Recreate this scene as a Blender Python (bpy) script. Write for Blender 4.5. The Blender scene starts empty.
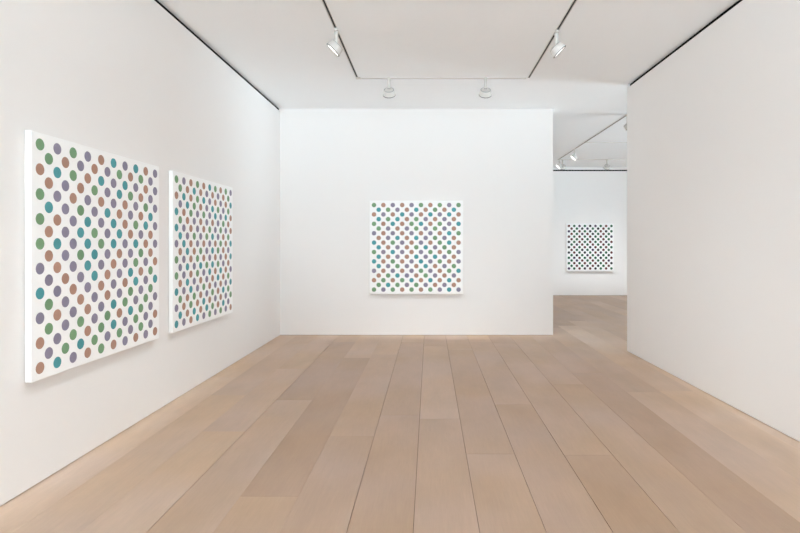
import bpy, bmesh, math, random
from mathutils import Vector, Matrix
C = bpy.context.scene.collection
PI = math.pi
H = 3.651            # ceiling height
CAM_Z = 1.48
YB = 8.593          # back wall
YF = 15.17          # far wall of the next room
Y0 = -7.0           # wall behind the camera

WSTR = 12.9
UPLIGHT = (1.29, 1.61, 1.82); SKY = (.10, .135, .16)  # lower half of the world, brightened as added uplight for the ceiling
# ---------------------------------------------------------------- materials
def new_mat(name):
    m = bpy.data.materials.new(name); m.use_nodes = True
    nt = m.node_tree; return m, nt, nt.nodes['Principled BSDF']
def plain(name, col, rough=.6, spec=.5, metal=0, emit=None, estr=0):
    m, nt, b = new_mat(name)
    b.inputs['Base Color'].default_value = (*col, 1)
    b.inputs['Roughness'].default_value = rough
    b.inputs['Specular IOR Level'].default_value = spec
    b.inputs['Metallic'].default_value = metal
    if emit:
        b.inputs['Emission Color'].default_value = (*emit, 1)
        b.inputs['Emission Strength'].default_value = estr
    return m
def paint(name, col, var=.012, bump=.02, rough=.75):
    m, nt, b = new_mat(name); N = nt.nodes.new; L = nt.links.new
    tc = N('ShaderNodeTexCoord')
    n = N('ShaderNodeTexNoise'); n.inputs['Scale'].default_value = 1.3; n.inputs['Detail'].default_value = 3
    L(tc.outputs['Object'], n.inputs['Vector'])
    mix = N('ShaderNodeMix'); mix.data_type = 'RGBA'
    mix.inputs['A'].default_value = (*[c*(1-var) for c in col], 1)
    mix.inputs['B'].default_value = (*[min(1, c*(1+var)) for c in col], 1)
    L(n.outputs['Fac'], mix.inputs['Factor']); L(mix.outputs['Result'], b.inputs['Base Color'])
    n2 = N('ShaderNodeTexNoise'); n2.inputs['Scale'].default_value = 240; L(tc.outputs['Object'], n2.inputs['Vector'])
    bp = N('ShaderNodeBump'); bp.inputs['Strength'].default_value = bump; bp.inputs['Distance'].default_value = .002
    L(n2.outputs['Fac'], bp.inputs['Height']); L(bp.outputs['Normal'], b.inputs['Normal'])
    b.inputs['Roughness'].default_value = rough; b.inputs['Specular IOR Level'].default_value = .2
    return m
M = {}
M['wall'] = paint('white_wall_paint', (.857, .836, .820), .006)
M['ceil'] = paint('white_ceiling_paint', (.938, .952, .965), .004)
M['gap'] = plain('black_shadow_gap', (.004, .004, .004), .9, .1)
M['basegap'] = plain('grey_base_gap', (.12, .11, .10), .9, .1)
M['fix'] = plain('white_lamp_metal', (.71, .685, .65), .5, .3)
M['fixgrey'] = plain('grey_lamp_joint', (.40, .40, .39), .45, .4)
M['rim'] = plain('dark_baffle', (.06, .06, .06), .5, .3)
M['slot'] = plain('dark_track_slot', (.035, .035, .035), .6, .3)
M['lens'] = plain('lit_lens', (.9, .9, .9), .3, .5, 0, (1, .98, .95), 2.0)
M['canvas'] = paint('primed_white_canvas', (.95, .95, .945), .004, .06, .7)
M['edge'] = paint('bare_wood_stretcher', (.55, .50, .44), .05)
def dotmat(name, col):
    return paint(name, col, .07, .05, .6)
SOFT = [dotmat('teal_paint', (.085, .33, .36)), dotmat('green_paint', (.19, .34, .19)),
        dotmat('rust_paint', (.44, .255, .19)), dotmat('violet_paint', (.27, .245, .33))]
DEEP = [dotmat('deep_green_paint', (.01, .10, .045)), dotmat('deep_maroon_paint', (.13, .028, .026)),
        dotmat('near_black_paint', (.02, .02, .028)), dotmat('deep_violet_paint', (.06, .035, .085))]

def floor_mat():
    m, nt, b = new_mat('oiled_oak_planks'); N = nt.nodes.new; L = nt.links.new
    tc = N('ShaderNodeTexCoord')
    at = N('ShaderNodeAttribute'); at.attribute_name = 'plank'      # per-plank (random, random, tone)
    sep = N('ShaderNodeSeparateColor'); L(at.outputs['Color'], sep.inputs['Color'])
    # plank tone
    r = N('ShaderNodeValToRGB'); e = r.color_ramp.elements
    e[0].position = 0; e[0].color = (*F_DARK, 1); e[1].position = 1; e[1].color = (*F_LIGHT, 1)
    x = e.new(.5); x.color = (*F_MID, 1)
    L(sep.outputs['Red'], r.inputs['Fac'])
    # shift the grain per plank
    sc = N('ShaderNodeVectorMath'); sc.operation = 'MULTIPLY'; sc.inputs[1].default_value = (37, 53, 0)
    L(at.outputs['Color'], sc.inputs[0])
    ad = N('ShaderNodeVectorMath'); ad.operation = 'ADD'; L(tc.outputs['Object'], ad.inputs[0]); L(sc.outputs[0], ad.inputs[1])
    def grain(scale, sx, sy, det, lo, hi, prev):
        mp = N('ShaderNodeMapping'); mp.inputs['Scale'].default_value = (sx, sy, 1); L(ad.outputs[0], mp.inputs['Vector'])
        n = N('ShaderNodeTexNoise'); n.inputs['Scale'].default_value = scale; n.inputs['Detail'].default_value = det
        n.inputs['Roughness'].default_value = .6
        L(mp.outputs[0], n.inputs['Vector'])
        mr = N('ShaderNodeMapRange'); mr.inputs['From Min'].default_value = .3; mr.inputs['From Max'].default_value = .7
        mr.inputs['To Min'].default_value = lo; mr.inputs['To Max'].default_value = hi
        L(n.outputs['Fac'], mr.inputs['Value'])
        mu = N('ShaderNodeVectorMath'); mu.operation = 'SCALE'
        L(prev, mu.inputs[0]); L(mr.outputs[0], mu.inputs['Scale'])
        return mu.outputs[0], n.outputs['Fac']
    c, _ = grain(1.6, 1.6, .6, 4, .92, 1.07, r.outputs['Color'])
    c, g = grain(9, 5, .35, 5, .965, 1.035, c)
    c, g2 = grain(60, 3, .12, 3, .975, 1.025, c)
    # warm blotches
    n = N('ShaderNodeTexNoise'); n.inputs['Scale'].default_value = .9; n.inputs['Detail'].default_value = 2
    L(ad.outputs[0], n.inputs['Vector'])
    mx = N('ShaderNodeMix'); mx.data_type = 'RGBA'; mx.blend_type = 'MULTIPLY'
    mx.inputs['B'].default_value = (.97, .92, .80, 1)
    mf = N('ShaderNodeMapRange'); mf.inputs['From Min'].default_value = .35; mf.inputs['From Max'].default_value = .65
    L(n.outputs['Fac'], mf.inputs['Value']); L(mf.outputs[0], mx.inputs['Factor']); L(c, mx.inputs['A'])
    L(mx.outputs['Result'], b.inputs['Base Color'])
    rr = N('ShaderNodeMapRange'); rr.inputs['To Min'].default_value = .42; rr.inputs['To Max'].default_value = .58
    L(g, rr.inputs['Value']); L(rr.outputs[0], b.inputs['Roughness'])
    b.inputs['Specular IOR Level'].default_value = .35
    bp = N('ShaderNodeBump'); bp.inputs['Strength'].default_value = .05; bp.inputs['Distance'].default_value = .002
    L(g2, bp.inputs['Height']); L(bp.outputs['Normal'], b.inputs['Normal'])
    return m
F_DARK = (.445, .310, .235); F_MID = (.53, .385, .30); F_LIGHT = (.70, .545, .435)
M['floor'] = floor_mat()

# ---------------------------------------------------------------- helpers
def box(bm, x0, x1, y0, y1, z0, z1, mi=0):
    vs = [bm.verts.new((x, y, z)) for z in (z0, z1) for y in (y0, y1) for x in (x0, x1)]
    for f in ((0,2,3,1),(4,5,7,6),(0,1,5,4),(2,6,7,3),(0,4,6,2),(1,3,7,5)):
        bm.faces.new([vs[i] for i in f]).material_index = mi
    return vs
def lathe(bm, prof, mat4, seg=40, mi=0, cap0=True, cap1=True):
    """prof: (r, z) list along local z"""
    rings = []
    for r, z in prof:
        rings.append([bm.verts.new(mat4 @ Vector((r*math.cos(2*PI*k/seg), r*math.sin(2*PI*k/seg), z))) for k in range(seg)])
    for a, b in zip(rings, rings[1:]):
        for k in range(seg):
            f = bm.faces.new((a[k], a[(k+1)%seg], b[(k+1)%seg], b[k])); f.material_index = mi; f.smooth = True
    if cap0: bm.faces.new(rings[0][::-1]).material_index = mi
    if cap1: bm.faces.new(rings[-1]).material_index = mi
def link(name, bm, mats, parent=None, bevel=0):
    bmesh.ops.recalc_face_normals(bm, faces=bm.faces)
    me = bpy.data.meshes.new(name); bm.to_mesh(me); bm.free()
    for m in (mats if isinstance(mats, (list, tuple)) else [mats]): me.materials.append(m)
    o = bpy.data.objects.new(name, me); C.objects.link(o)
    if parent: o.parent = parent
    if bevel:
        md = o.modifiers.new('soft_edges', 'BEVEL'); md.width = bevel; md.segments = 3; md.limit_method = 'ANGLE'
    return o
def thing(name, label, cat, loc, rz=0, group=None):
    o = bpy.data.objects.new(name, None); C.objects.link(o); o.empty_display_size = .1
    o.location = loc; o.rotation_euler = (0, 0, rz); o['label'] = label; o['category'] = cat
    if group: o['group'] = group
    return o
def struct(name, bm, mats, label):
    o = link(name, bm, mats); o['kind'] = 'structure'; o['label'] = label; o['category'] = name.split('_')[0]
    return o

# ---------------------------------------------------------------- floor: one mesh of wide planks over a dark bed
XW0, XW1 = -3.0, 9.0
PW = .3415; PX0 = -.084
bm = bmesh.new()
box(bm, XW0, XW1, Y0, YF+.1, -.06, -.006, 1)
lay = bm.verts.layers.float_color.new('plank')
rnd = random.Random(11)
k0 = math.floor((XW0-PX0)/PW); k1 = math.ceil((XW1-PX0)/PW)
# observed plank ends (y) and tones by column; wall sheen painted into outer columns
JOINTS = {-3: [(Y0, .55), (-.6, .5), (3.12, .20), (6.9, .62)],
          1: [(Y0, .4), (.3, .42), (3.75, .34), (7.4, .6)],
          3: [(Y0, .5), (.2, .16), (3.73, .46), (7.9, .4)],
          4: [(Y0, .5), (1.4, .48), (5.6, .55), (9.1, .2)],
          5: [(Y0, .5), (2.0, .24), (6.1, .45), (9.9, .5)],
          6: [(Y0, .5), (.9, .78), (5.31, .62), (9.3, .3)],
          7: [(Y0, .9), (1.9, .92), (5.35, .8), (9.6, .3)],
          8: [(Y0, .9), (2.9, .95), (6.8, .7), (10.2, .3)],
         -1: [(Y0, .4), (1.0, .33), (4.6, .42), (8.0, .6)],
          -2: [(Y0, .4), (.2, .40), (4.1, .48), (7.1, .6)],
          0: [(Y0, .4), (.2, .42), (4.5, .55), (7.7, .5)],
          2: [(Y0, .4), (1.2, .38), (4.9, .45), (8.0, .6)],
          -4: [(Y0, .7), (1.6, .58), (5.04, .34), (8.0, .6)],
          -5: [(Y0, .7), (.6, .74), (4.2, .62), (6.3, .7)],
          -6: [(Y0, .9), (1.5, .86), (5.2, .72), (7.9, .6)],
          -7: [(Y0, .9), (2.6, .95), (5.9, .9)]}
SEAM = {-4: .0017, -1: .0017, 0: .0015, 1: .0014, 2: .0013, 3: .0018, 4: .0016, 5: .0008}    # some joints stand open a little wider
for k in range(k0, k1):
    xa, xb = PX0+k*PW, PX0+(k+1)*PW
    xa, xb = max(xa, XW0), min(xb, XW1)
    if xb-xa < .02: continue
    js = JOINTS.get(k)
    if js is None:
        js = []; y = Y0-rnd.uniform(0, 2)
        while y < YF: js.append((max(y, Y0), rnd.uniform(.25, .7))); y += rnd.uniform(3, 4.6)
    else:
        js = list(js); y = js[-1][0]+rnd.uniform(2.8, 4)
        while y < YF: js.append((y, rnd.uniform(.2, .6))); y += rnd.uniform(3, 4.6)
    ys = [j[0] for j in js]+[YF+.1]
    g0, g1 = SEAM.get(k, .0004), SEAM.get(k+1, .0004)
    for (ya, tone), yb in zip(js, ys[1:]):
        c = (min(1, max(0, .5+(tone-.5)*.85+rnd.uniform(-.05, .05))), rnd.random(), rnd.random(), 1)
        vs = box(bm, xa+g0, xb-g1, ya+.0006, yb-.0006, -.006, 0, 0)
        for v in vs: v[lay] = c
struct('floor', bm, [M['floor'], plain('dark_plank_joint', (.10, .07, .05), .9, .1)],
       'wide pale pinkish-brown wooden plank floor running towards the back wall')

# ---------------------------------------------------------------- ceiling
bm = bmesh.new(); box(bm, XW0-.3, XW1+.3, Y0-.3, YF+.3, H, H+.2)
struct('ceiling', bm, M['ceil'], 'flat white ceiling over both rooms')

# ---------------------------------------------------------------- walls (gap strips at head and foot are recessed)
XL = -2.407
TOP = H-.043; FT = .007
def wallbox(bm, x0, x1, y0, y1, top=TOP, face=None, rec=.02, topgap=True, sides='xXyY'):
    """white body with recessed grey foot strip and black head strip"""
    box(bm, x0, x1, y0, y1, FT, top, 0)
    a = rec
    rx0 = x0+(a if 'x' in sides else 0); rx1 = x1-(a if 'X' in sides else 0)
    ry0 = y0+(a if 'y' in sides else 0); ry1 = y1-(a if 'Y' in sides else 0)
    box(bm, rx0, rx1, ry0, ry1, 0, FT, 2)
    if topgap: box(bm, rx0, rx1, ry0, ry1, top, H, 1)
WM = [M['wall'], M['gap'], M['basegap']]
bm = bmesh.new(); wallbox(bm, XL-.25, XL, Y0, YB+.0, sides='X')
struct('wall_left', bm, WM, 'white gallery wall with a black shadow gap along the ceiling, two dotted paintings on it')
bm = bmesh.new(); wallbox(bm, XL-.25, 1.991, YB, YB+.25, top=H, topgap=False, sides='yXY')
struct('wall_back', bm, WM, 'white wall facing the viewer, one dotted painting at its centre')
# right wall, turned a hair outwards towards the viewer
bm = bmesh.new()
L_ = 7.317-Y0
box(bm, 0, .3, 0, L_, FT, TOP, 0)
box(bm, .02, .28, 0, L_-.02, 0, FT, 2)
box(bm, .02, .28, 0, L_-.05, TOP, H, 1)
box(bm, 0, .3, L_-.05, L_, TOP, H, 0)
o = struct('wall_right', bm, WM, 'bare white wall on the right with a black shadow gap along the ceiling')
ang = math.atan2(2.748-2.711, 7.317-3.954)
o.rotation_euler = (0, 0, ang)
o.location = (2.711+math.sin(ang)*L_, 7.317-math.cos(ang)*L_, 0)
xr0 = o.location.x
# far wall
bm = bmesh.new()
box(bm, XW0, XW1, YF, YF+.25, FT, 3.54, 0); box(bm, XW0, XW1, YF+.02, YF+.25, 0, FT, 2)
box(bm, XW0, XW1, YF+.02, YF+.25, 3.54, 3.578, 1); box(bm, XW0, XW1, YF, YF+.25, 3.578, H, 0)
struct('wall_far', bm, WM, 'white wall of the room beyond, a dark dotted painting on it')
bm = bmesh.new(); box(bm, XW1, XW1+.25, Y0, 7.6, 0, H); box(bm, XW1, XW1+.25, 10.2, YF+.25, 0, H); box(bm, XW1, XW1+.25, 7.6, 10.2, 3.4, H)
struct('wall_east', bm, WM, 'white side wall of the room beyond')
bm = bmesh.new(); box(bm, XW0-.25, XW0, YB, YF+.25, 0, H)
struct('wall_west', bm, WM, 'white side wall of the room behind the back wall')
bm = bmesh.new(); box(bm, XW0-.25, XL, Y0-.25, Y0, 0, H); box(bm, 2.8, XW1+.25, Y0-.25, Y0, 0, H); box(bm, XL, 2.8, Y0-.25, Y0, 3.45, H)
struct('wall_near', bm, WM, 'white wall behind the viewer, around an added window for fill light')
mg, nt, b = new_mat('thin_glass'); tr_ = nt.nodes.new('ShaderNodeBsdfTransparent'); gl = nt.nodes.new('ShaderNodeBsdfGlossy'); gl.inputs['Roughness'].default_value = .02
ms = nt.nodes.new('ShaderNodeMixShader'); ms.inputs[0].default_value = .06
nt.links.new(tr_.outputs[0], ms.inputs[1]); nt.links.new(gl.outputs[0], ms.inputs[2]); nt.links.new(ms.outputs[0], nt.nodes['Material Output'].inputs['Surface'])
def make_fill_window(name, label, org, rz, W, Hh, nb):
    """added glazing for fill light in the local x-z plane, outside towards local -y"""
    bm = bmesh.new()
    for i in range(nb+1):
        x = W*i/nb; box(bm, max(x-.03, 0), min(x+.03, W), -.15, -.07, 0, Hh, 0)
    box(bm, 0, W, -.15, -.07, Hh-.06, Hh, 0); box(bm, 0, W, -.15, -.07, 0, .06, 0)
    win = struct(name, bm, [M['fix']], label); win.location = org; win.rotation_euler = (0, 0, rz)
    for i in range(nb):
        bm = bmesh.new(); box(bm, W*i/nb+.03, W*(i+1)/nb-.03, -.115, -.105, .06, Hh-.06); link('glass_pane', bm, mg, win)
    pl = bpy.data.lights.new('fill_window_portal', 'AREA'); pl.shape = 'RECTANGLE'; pl.size = W; pl.size_y = Hh; pl.cycles.is_portal = True
    po = bpy.data.objects.new('fill_window_portal', pl); C.objects.link(po); po.parent = win
    po.location = (W/2, -.16, Hh/2); po.rotation_euler = (PI/2, 0, 0)
make_fill_window('fill_window_1', 'added glazed front behind the viewer, for fill light', (XL, Y0, 0), 0, 2.8-XL, 3.45, 4)  # unseen opening, added so soft light fills the front room
make_fill_window('fill_window_2', 'added glazed side of the room beyond, for fill light', (XW1, 7.6, 0), PI/2, 2.6, 3.4, 3)  # unseen opening too, added to brighten the far room

# ---------------------------------------------------------------- paintings
# Plain stand-ins: polka-dotted canvases, colours dealt out at random
def make_painting(label, loc, rz, size, cols, pal, seed, deal=(0, 1, 2, 3, 2, 3)):
    group = None
    t = thing('painting', label, 'painting', loc, rz, group)
    s = size/2; D = .045
    bm = bmesh.new()
    box(bm, -s, s, -D, -.008, -s, s, 0)
    bmesh.ops.bevel(bm, geom=[e for e in bm.edges if all(abs(v.co.y+D) < 1e-6 for v in e.verts) or (abs(e.verts[0].co.x-e.verts[1].co.x) < 1e-6 and abs(e.verts[0].co.z-e.verts[1].co.z) < 1e-6)],
                    offset=.006, segments=3, affect='EDGES', profile=.5)
    r = random.Random(seed); P = .1506; R = .0358
    x0 = -(cols-1)*P/2; last = None
    for j in range(2*cols-1):
        odd = j % 2
        for i in range(cols-odd):
            x = x0+i*P+odd*P/2; z = -(x0+j*P/2)
            ch = [q for q in deal if q != last]
            last = r.choice(ch)
            seg = 28
            vs = [bm.verts.new((x+R*math.cos(2*PI*k/seg), -D-.0006, z+R*math.sin(2*PI*k/seg))) for k in range(seg)]
            ve = [bm.verts.new((x+R*1.004*math.cos(2*PI*k/seg), -D+.0002, z+R*1.004*math.sin(2*PI*k/seg))) for k in range(seg)]
            bm.faces.new(vs).material_index = 1+last
            for k in range(seg):
                bm.faces.new((vs[k], ve[k], ve[(k+1) % seg], vs[(k+1) % seg])).material_index = 1+last
    link('canvas', bm, [M['canvas']]+pal, t)
    bm = bmesh.new(); b = .022
    for a in ((-s+b, s-b, -s+b, -s+.07), (-s+b, s-b, s-.07, s-b), (-s+b, -s+.07, -s+.07, s-.07), (s-.07, s-b, -s+.07, s-.07)):
        box(bm, a[0], a[1], -.010, 0, a[2], a[3])
    link('stretcher_frame', bm, M['edge'], t)
    return t
make_painting('large square white canvas with pastel dots, nearest of the two on the left wall',
              (XL, 3.912, 1.403), PI/2, 1.5, 10, SOFT, 3)
make_painting('square white canvas with pastel dots on the left wall, next to the back corner',
              (XL, 5.656, 1.403), PI/2, 1.5, 10, SOFT, 8)
make_painting('square white canvas with pastel dots hanging alone on the back wall',
              (-.212, YB, 1.419), 0, 1.5, 10, SOFT, 21)
make_painting('small looking canvas with dark green and maroon dots in the room beyond the opening',
              (4.557, YF, 1.375), 0, 1.345, 9, DEEP, 5, (0, 0, 0, 1, 1, 1, 2, 3))

# ---------------------------------------------------------------- light tracks
TW, TD = .031, .008      # width, projection below the ceiling
def rail(parent, a, b):
    """a slim white channel with a dark slot, from a to b"""
    a, b = Vector(a), Vector(b); L = (b-a).length
    bm = bmesh.new(); w = TW/2; s = .0105
    box(bm, 0, L, -w, -s, -TD, 0, 0); box(bm, 0, L, s, w, -TD, 0, 0); box(bm, 0, L, -s, s, -.0015, 0, 1)
    o = link('rail', bm, [M['fix'], M['slot']], parent)
    o.location = a; o.rotation_euler = (0, 0, math.atan2(b.y-a.y, b.x-a.x)); return o
def connector(parent, p):
    bm = bmesh.new(); box(bm, -.02, .045, -.045, .02, -.011, 0)
    o = link('corner_connector', bm, M['fix'], parent, .002); o.location = p; return o
XT0, XT1, YT = -.944, 1.298, 7.0
tr = thing('ceiling_track', 'slim white three-sided light track on the ceiling of the front room', 'light track', (0, 0, H))
rail(tr, (XT0, Y0+.4, 0), (XT0, YT-.05, 0)); rail(tr, (XT1, Y0+.4, 0), (XT1, YT-.02, 0)); rail(tr, (XT0+.05, YT, 0), (XT1-.03, YT, 0))
connector(tr, (XT0, YT, 0))
XF, YC = 3.33, 13.79
tr2 = thing('ceiling_track', 'slim light track on the ceiling of the room beyond the opening', 'light track', (XF, YC, H))
rail(tr2, (0, -5.3, 0), (0, -.05, 0)); rail(tr2, (.05, 0, 0), (4.3, 0, 0)); rail(tr2, (.02, 11.46-YC, 0), (4.3, 11.46-YC, 0)); rail(tr2, (4.32, -5.3, 0), (4.32, 0, 0))
connector(tr2, (0, 0, 0))

# ---------------------------------------------------------------- spotlights
TILT = math.radians(46)     # below horizontal
AXI = Vector((math.cos(TILT), 0, -math.sin(TILT)))
def axis_matrix(origin, ax):
    return Matrix.Translation(origin) @ ax.to_track_quat('Z', 'Y').to_matrix().to_4x4()
def make_spot(label, x, y, rz, adapter_along, group, power):
    """head throws towards local +x"""
    t = thing('spotlight', label, 'spotlight', (x, y, H), rz, group)
    bm = bmesh.new()
    l, w = (.017, .048) if adapter_along else (.048, .017)
    box(bm, -l, l, -w, w, -.022, -.0002-TD*0-.0)
    link('track_adapter', bm, M['fix'], t, .003)
    bm = bmesh.new(); lathe(bm, [(.019, -.02), (.019, -.135)], Matrix.Identity(4), 24)
    link('stem', bm, M['fix'], t)
    bm = bmesh.new(); lathe(bm, [(.010, -.026), (.010, .026)], Matrix.Translation((0, 0, -.140)) @ Matrix.Rotation(PI/2, 4, 'X'), 20)
    link('tilt_joint', bm, M['fixgrey'], t)
    o0 = Vector((.006, 0, -.180)); m = axis_matrix(o0, AXI)
    bm = bmesh.new()
    lathe(bm, [(.020, -.030), (.060, -.030), (.068, -.024), (.072, -.008), (.078, .020), (.082, .034), (.082, .040), (.079, .040), (.076, .028), (.045, .018), (.0, .016)],
          m, 48, 0, True, False)
    h = link('lamp_head', bm, M['fix'], t)
    bm = bmesh.new(); lathe(bm, [(.0665, -.0265), (.0665, -.031), (.0595, -.034), (.0575, -.031), (.0575, -.0295)], m, 48, 0, False, False)
    link('rear_ring', bm, M['fixgrey'], h)
    bm = bmesh.new(); lathe(bm, [(.0825, .038), (.084, .040), (.084, .0455), (.0785, .0455), (.0775, .038)], m, 48, 0, False, False)
    link('baffle_ring', bm, M['rim'], h)
    bm = bmesh.new(); lathe(bm, [(.0775, .040), (.05, .0425), (.001, .0435)], m, 48, 0, False, True)
    link('lens', bm, M['lens'], h)
    # yoke
    for s in (-1, 1):
        bm = bmesh.new(); box(bm, -.012, .012, s*.024-.003, s*.024+.003, -.168, -.128)
        link('yoke_arm', bm, M['fix'], t)
    ld = washer_light(power)
    lo = bpy.data.objects.new('lamp_glow', ld); C.objects.link(lo); lo.parent = t
    lo.location = o0+AXI*.10; lo.rotation_euler = (PI/2, 0, -PI/2)      # local -z towards the wall, local y up
    return t
LAMP_COL = (.905, .965, 1.0)
_wl = {}
def washer_light(power):
    """wall-washer distribution: intensity rises away from the wall normal so that a flat wall is lit evenly"""
    if power in _wl: return _wl[power]
    ld = bpy.data.lights.new('lamp_glow', 'POINT'); ld.energy = power; ld.shadow_soft_size = .04; ld.color = LAMP_COL
    ld.use_nodes = True; nt = ld.node_tree; N = nt.nodes.new; L = nt.links.new
    em = [n for n in nt.nodes if n.type == 'EMISSION'][0]
    tc = N('ShaderNodeTexCoord'); nm = N('ShaderNodeVectorMath'); nm.operation = 'NORMALIZE'; L(tc.outputs['Normal'], nm.inputs[0])
    sp = N('ShaderNodeSeparateXYZ'); L(nm.outputs[0], sp.inputs[0])
    def mth(op, a, b=None, clamp=False):
        n = N('ShaderNodeMath'); n.operation = op; n.use_clamp = clamp
        for i, v in enumerate((a, b)):
            if v is None: continue
            if isinstance(v, (int, float)): n.inputs[i].default_value = v
            else: L(v, n.inputs[i])
        return n.outputs[0]
    def ramp(v, a, b):      # smooth 0 -> 1 from a to b
        n = N('ShaderNodeMapRange'); n.interpolation_type = 'SMOOTHSTEP'
        n.inputs['From Min'].default_value = a; n.inputs['From Max'].default_value = b; L(v, n.inputs['Value']); return n.outputs[0]
    c = mth('MULTIPLY', sp.outputs['Z'], ZSIGN)                  # cosine to the wall normal
    cc = mth('MAXIMUM', c, .26)
    k = mth('POWER', cc, -3.1)
    dn = mth('DIVIDE', mth('MULTIPLY', sp.outputs['Y'], -YSIGN), mth('MAXIMUM', c, .01))   # tangent of the drop
    sd = mth('DIVIDE', mth('ABSOLUTE', sp.outputs['X']), mth('MAXIMUM', c, .01))
    f = mth('MULTIPLY', k, ramp(c, .05, .2))
    f = mth('MULTIPLY', f, ramp(dn, -.14, .12))
    f = mth('MULTIPLY', f, mth('SUBTRACT', 1, ramp(dn, 2.15, 3.0)))
    f = mth('MULTIPLY', f, mth('ADD', .12, mth('MULTIPLY', .88, ramp(dn, .3, 2.0))))
    f = mth('MULTIPLY', f, mth('SUBTRACT', 1, ramp(sd, .45, 1.8)))
    L(f, em.inputs['Strength'])
    _wl[power] = ld
    return ld
ZSIGN, YSIGN = -1, 1
P1 = 10.5
GL, GR = 'spotlights on the left rail of the front room', 'spotlights on the right rail of the front room'
make_spot('white spotlight on the left rail of the front track, facing the left wall', XT0, 5.41, PI, True, None, P1*.6)
make_spot('white spotlight on the right rail of the front track, turned to the bare right wall', XT1, 5.46, 0, True, None, P1*.6)
make_spot('white spotlight on the cross rail above the left of the back painting', -.531, YT, PI/2, False, None, P1)
make_spot('white spotlight on the cross rail above the right of the back painting', .735, YT, PI/2, False, None, P1)
for y in (3.75, 2.1, .4, -1.4, -3.2, -5.0):
    make_spot('white spotlight on the left rail of the front track, out of view towards the viewer', XT0, y, PI, True, GL, P1*.6)
    make_spot('white spotlight on the right rail of the front track, out of view towards the viewer', XT1, y, 0, True, GR, P1*.6)
P2 = 9.5
make_spot('white spotlight hanging clear below the slanting rail in the room beyond', XF, 12.24, PI, True, None, P2)
make_spot('white spotlight at the corner of the far room track, beside the back wall edge', XF, 13.66, PI, True, None, P2)
make_spot('white spotlight on the far cross rail just right of the track corner', 3.445, YC, PI/2, False, None, P2*1.1)
make_spot('white spotlight on the far cross rail above the dark dotted painting', 4.59, YC, PI/2, False, None, P2*1.1)
make_spot('white spotlight in the far room, mostly hidden by the end of the right wall', XF, 8.96, 0, True, None, P2)
for y in (9.6, 11.8):
    make_spot('white spotlight on the right rail of the far room track', XF+4.32, y, 0, True, 'spotlights on the right rail of the far room', P2)
make_spot('white spotlight on the far cross rail right of the dark dotted painting', 6.2, YC, PI/2, False, None, P2*1.1)

# ---------------------------------------------------------------- camera, world, view
cd = bpy.data.cameras.new('camera'); cam = bpy.data.objects.new('camera', cd); C.objects.link(cam)
cd.sensor_width = 36; cd.lens = 24.0; cd.clip_start = .02
cam.location = (0, 0, CAM_Z); cam.rotation_euler = (PI/2, 0, 0)
cd.shift_x = (400-429.5)/800; cd.shift_y = (243.5-266.5)/800
sc = bpy.context.scene; sc.camera = cam
w = bpy.data.worlds.new('world'); sc.world = w; w.use_nodes = True
nt = w.node_tree; bg = nt.nodes['Background']
# dim sky above a bright lower half, added to light the ceiling
g = nt.nodes.new('ShaderNodeTexCoord'); sx = nt.nodes.new('ShaderNodeSeparateXYZ'); rp = nt.nodes.new('ShaderNodeMapRange'); mxw = nt.nodes.new('ShaderNodeMix'); mxw.data_type = 'RGBA'
nt.links.new(g.outputs['Generated'], sx.inputs[0]); nt.links.new(sx.outputs['Z'], rp.inputs['Value'])
rp.inputs['From Min'].default_value = -.04; rp.inputs['From Max'].default_value = .04
nt.links.new(rp.outputs[0], mxw.inputs['Factor'])
mxw.inputs['A'].default_value = (*UPLIGHT, 1); mxw.inputs['B'].default_value = (*SKY, 1)
nt.links.new(mxw.outputs['Result'], bg.inputs['Color']); bg.inputs['Strength'].default_value = WSTR
sc.view_settings.view_transform = 'Standard'; sc.view_settings.look = 'None'
sc.view_settings.gamma = 1; sc.view_settings.exposure = 0; sc.view_settings.use_curve_mapping = False
sc.cycles.max_bounces = 16; sc.cycles.diffuse_bounces = 14; sc.cycles.glossy_bounces = 4
sc.cycles.use_denoising = True; sc.cycles.sample_clamp_indirect = 0
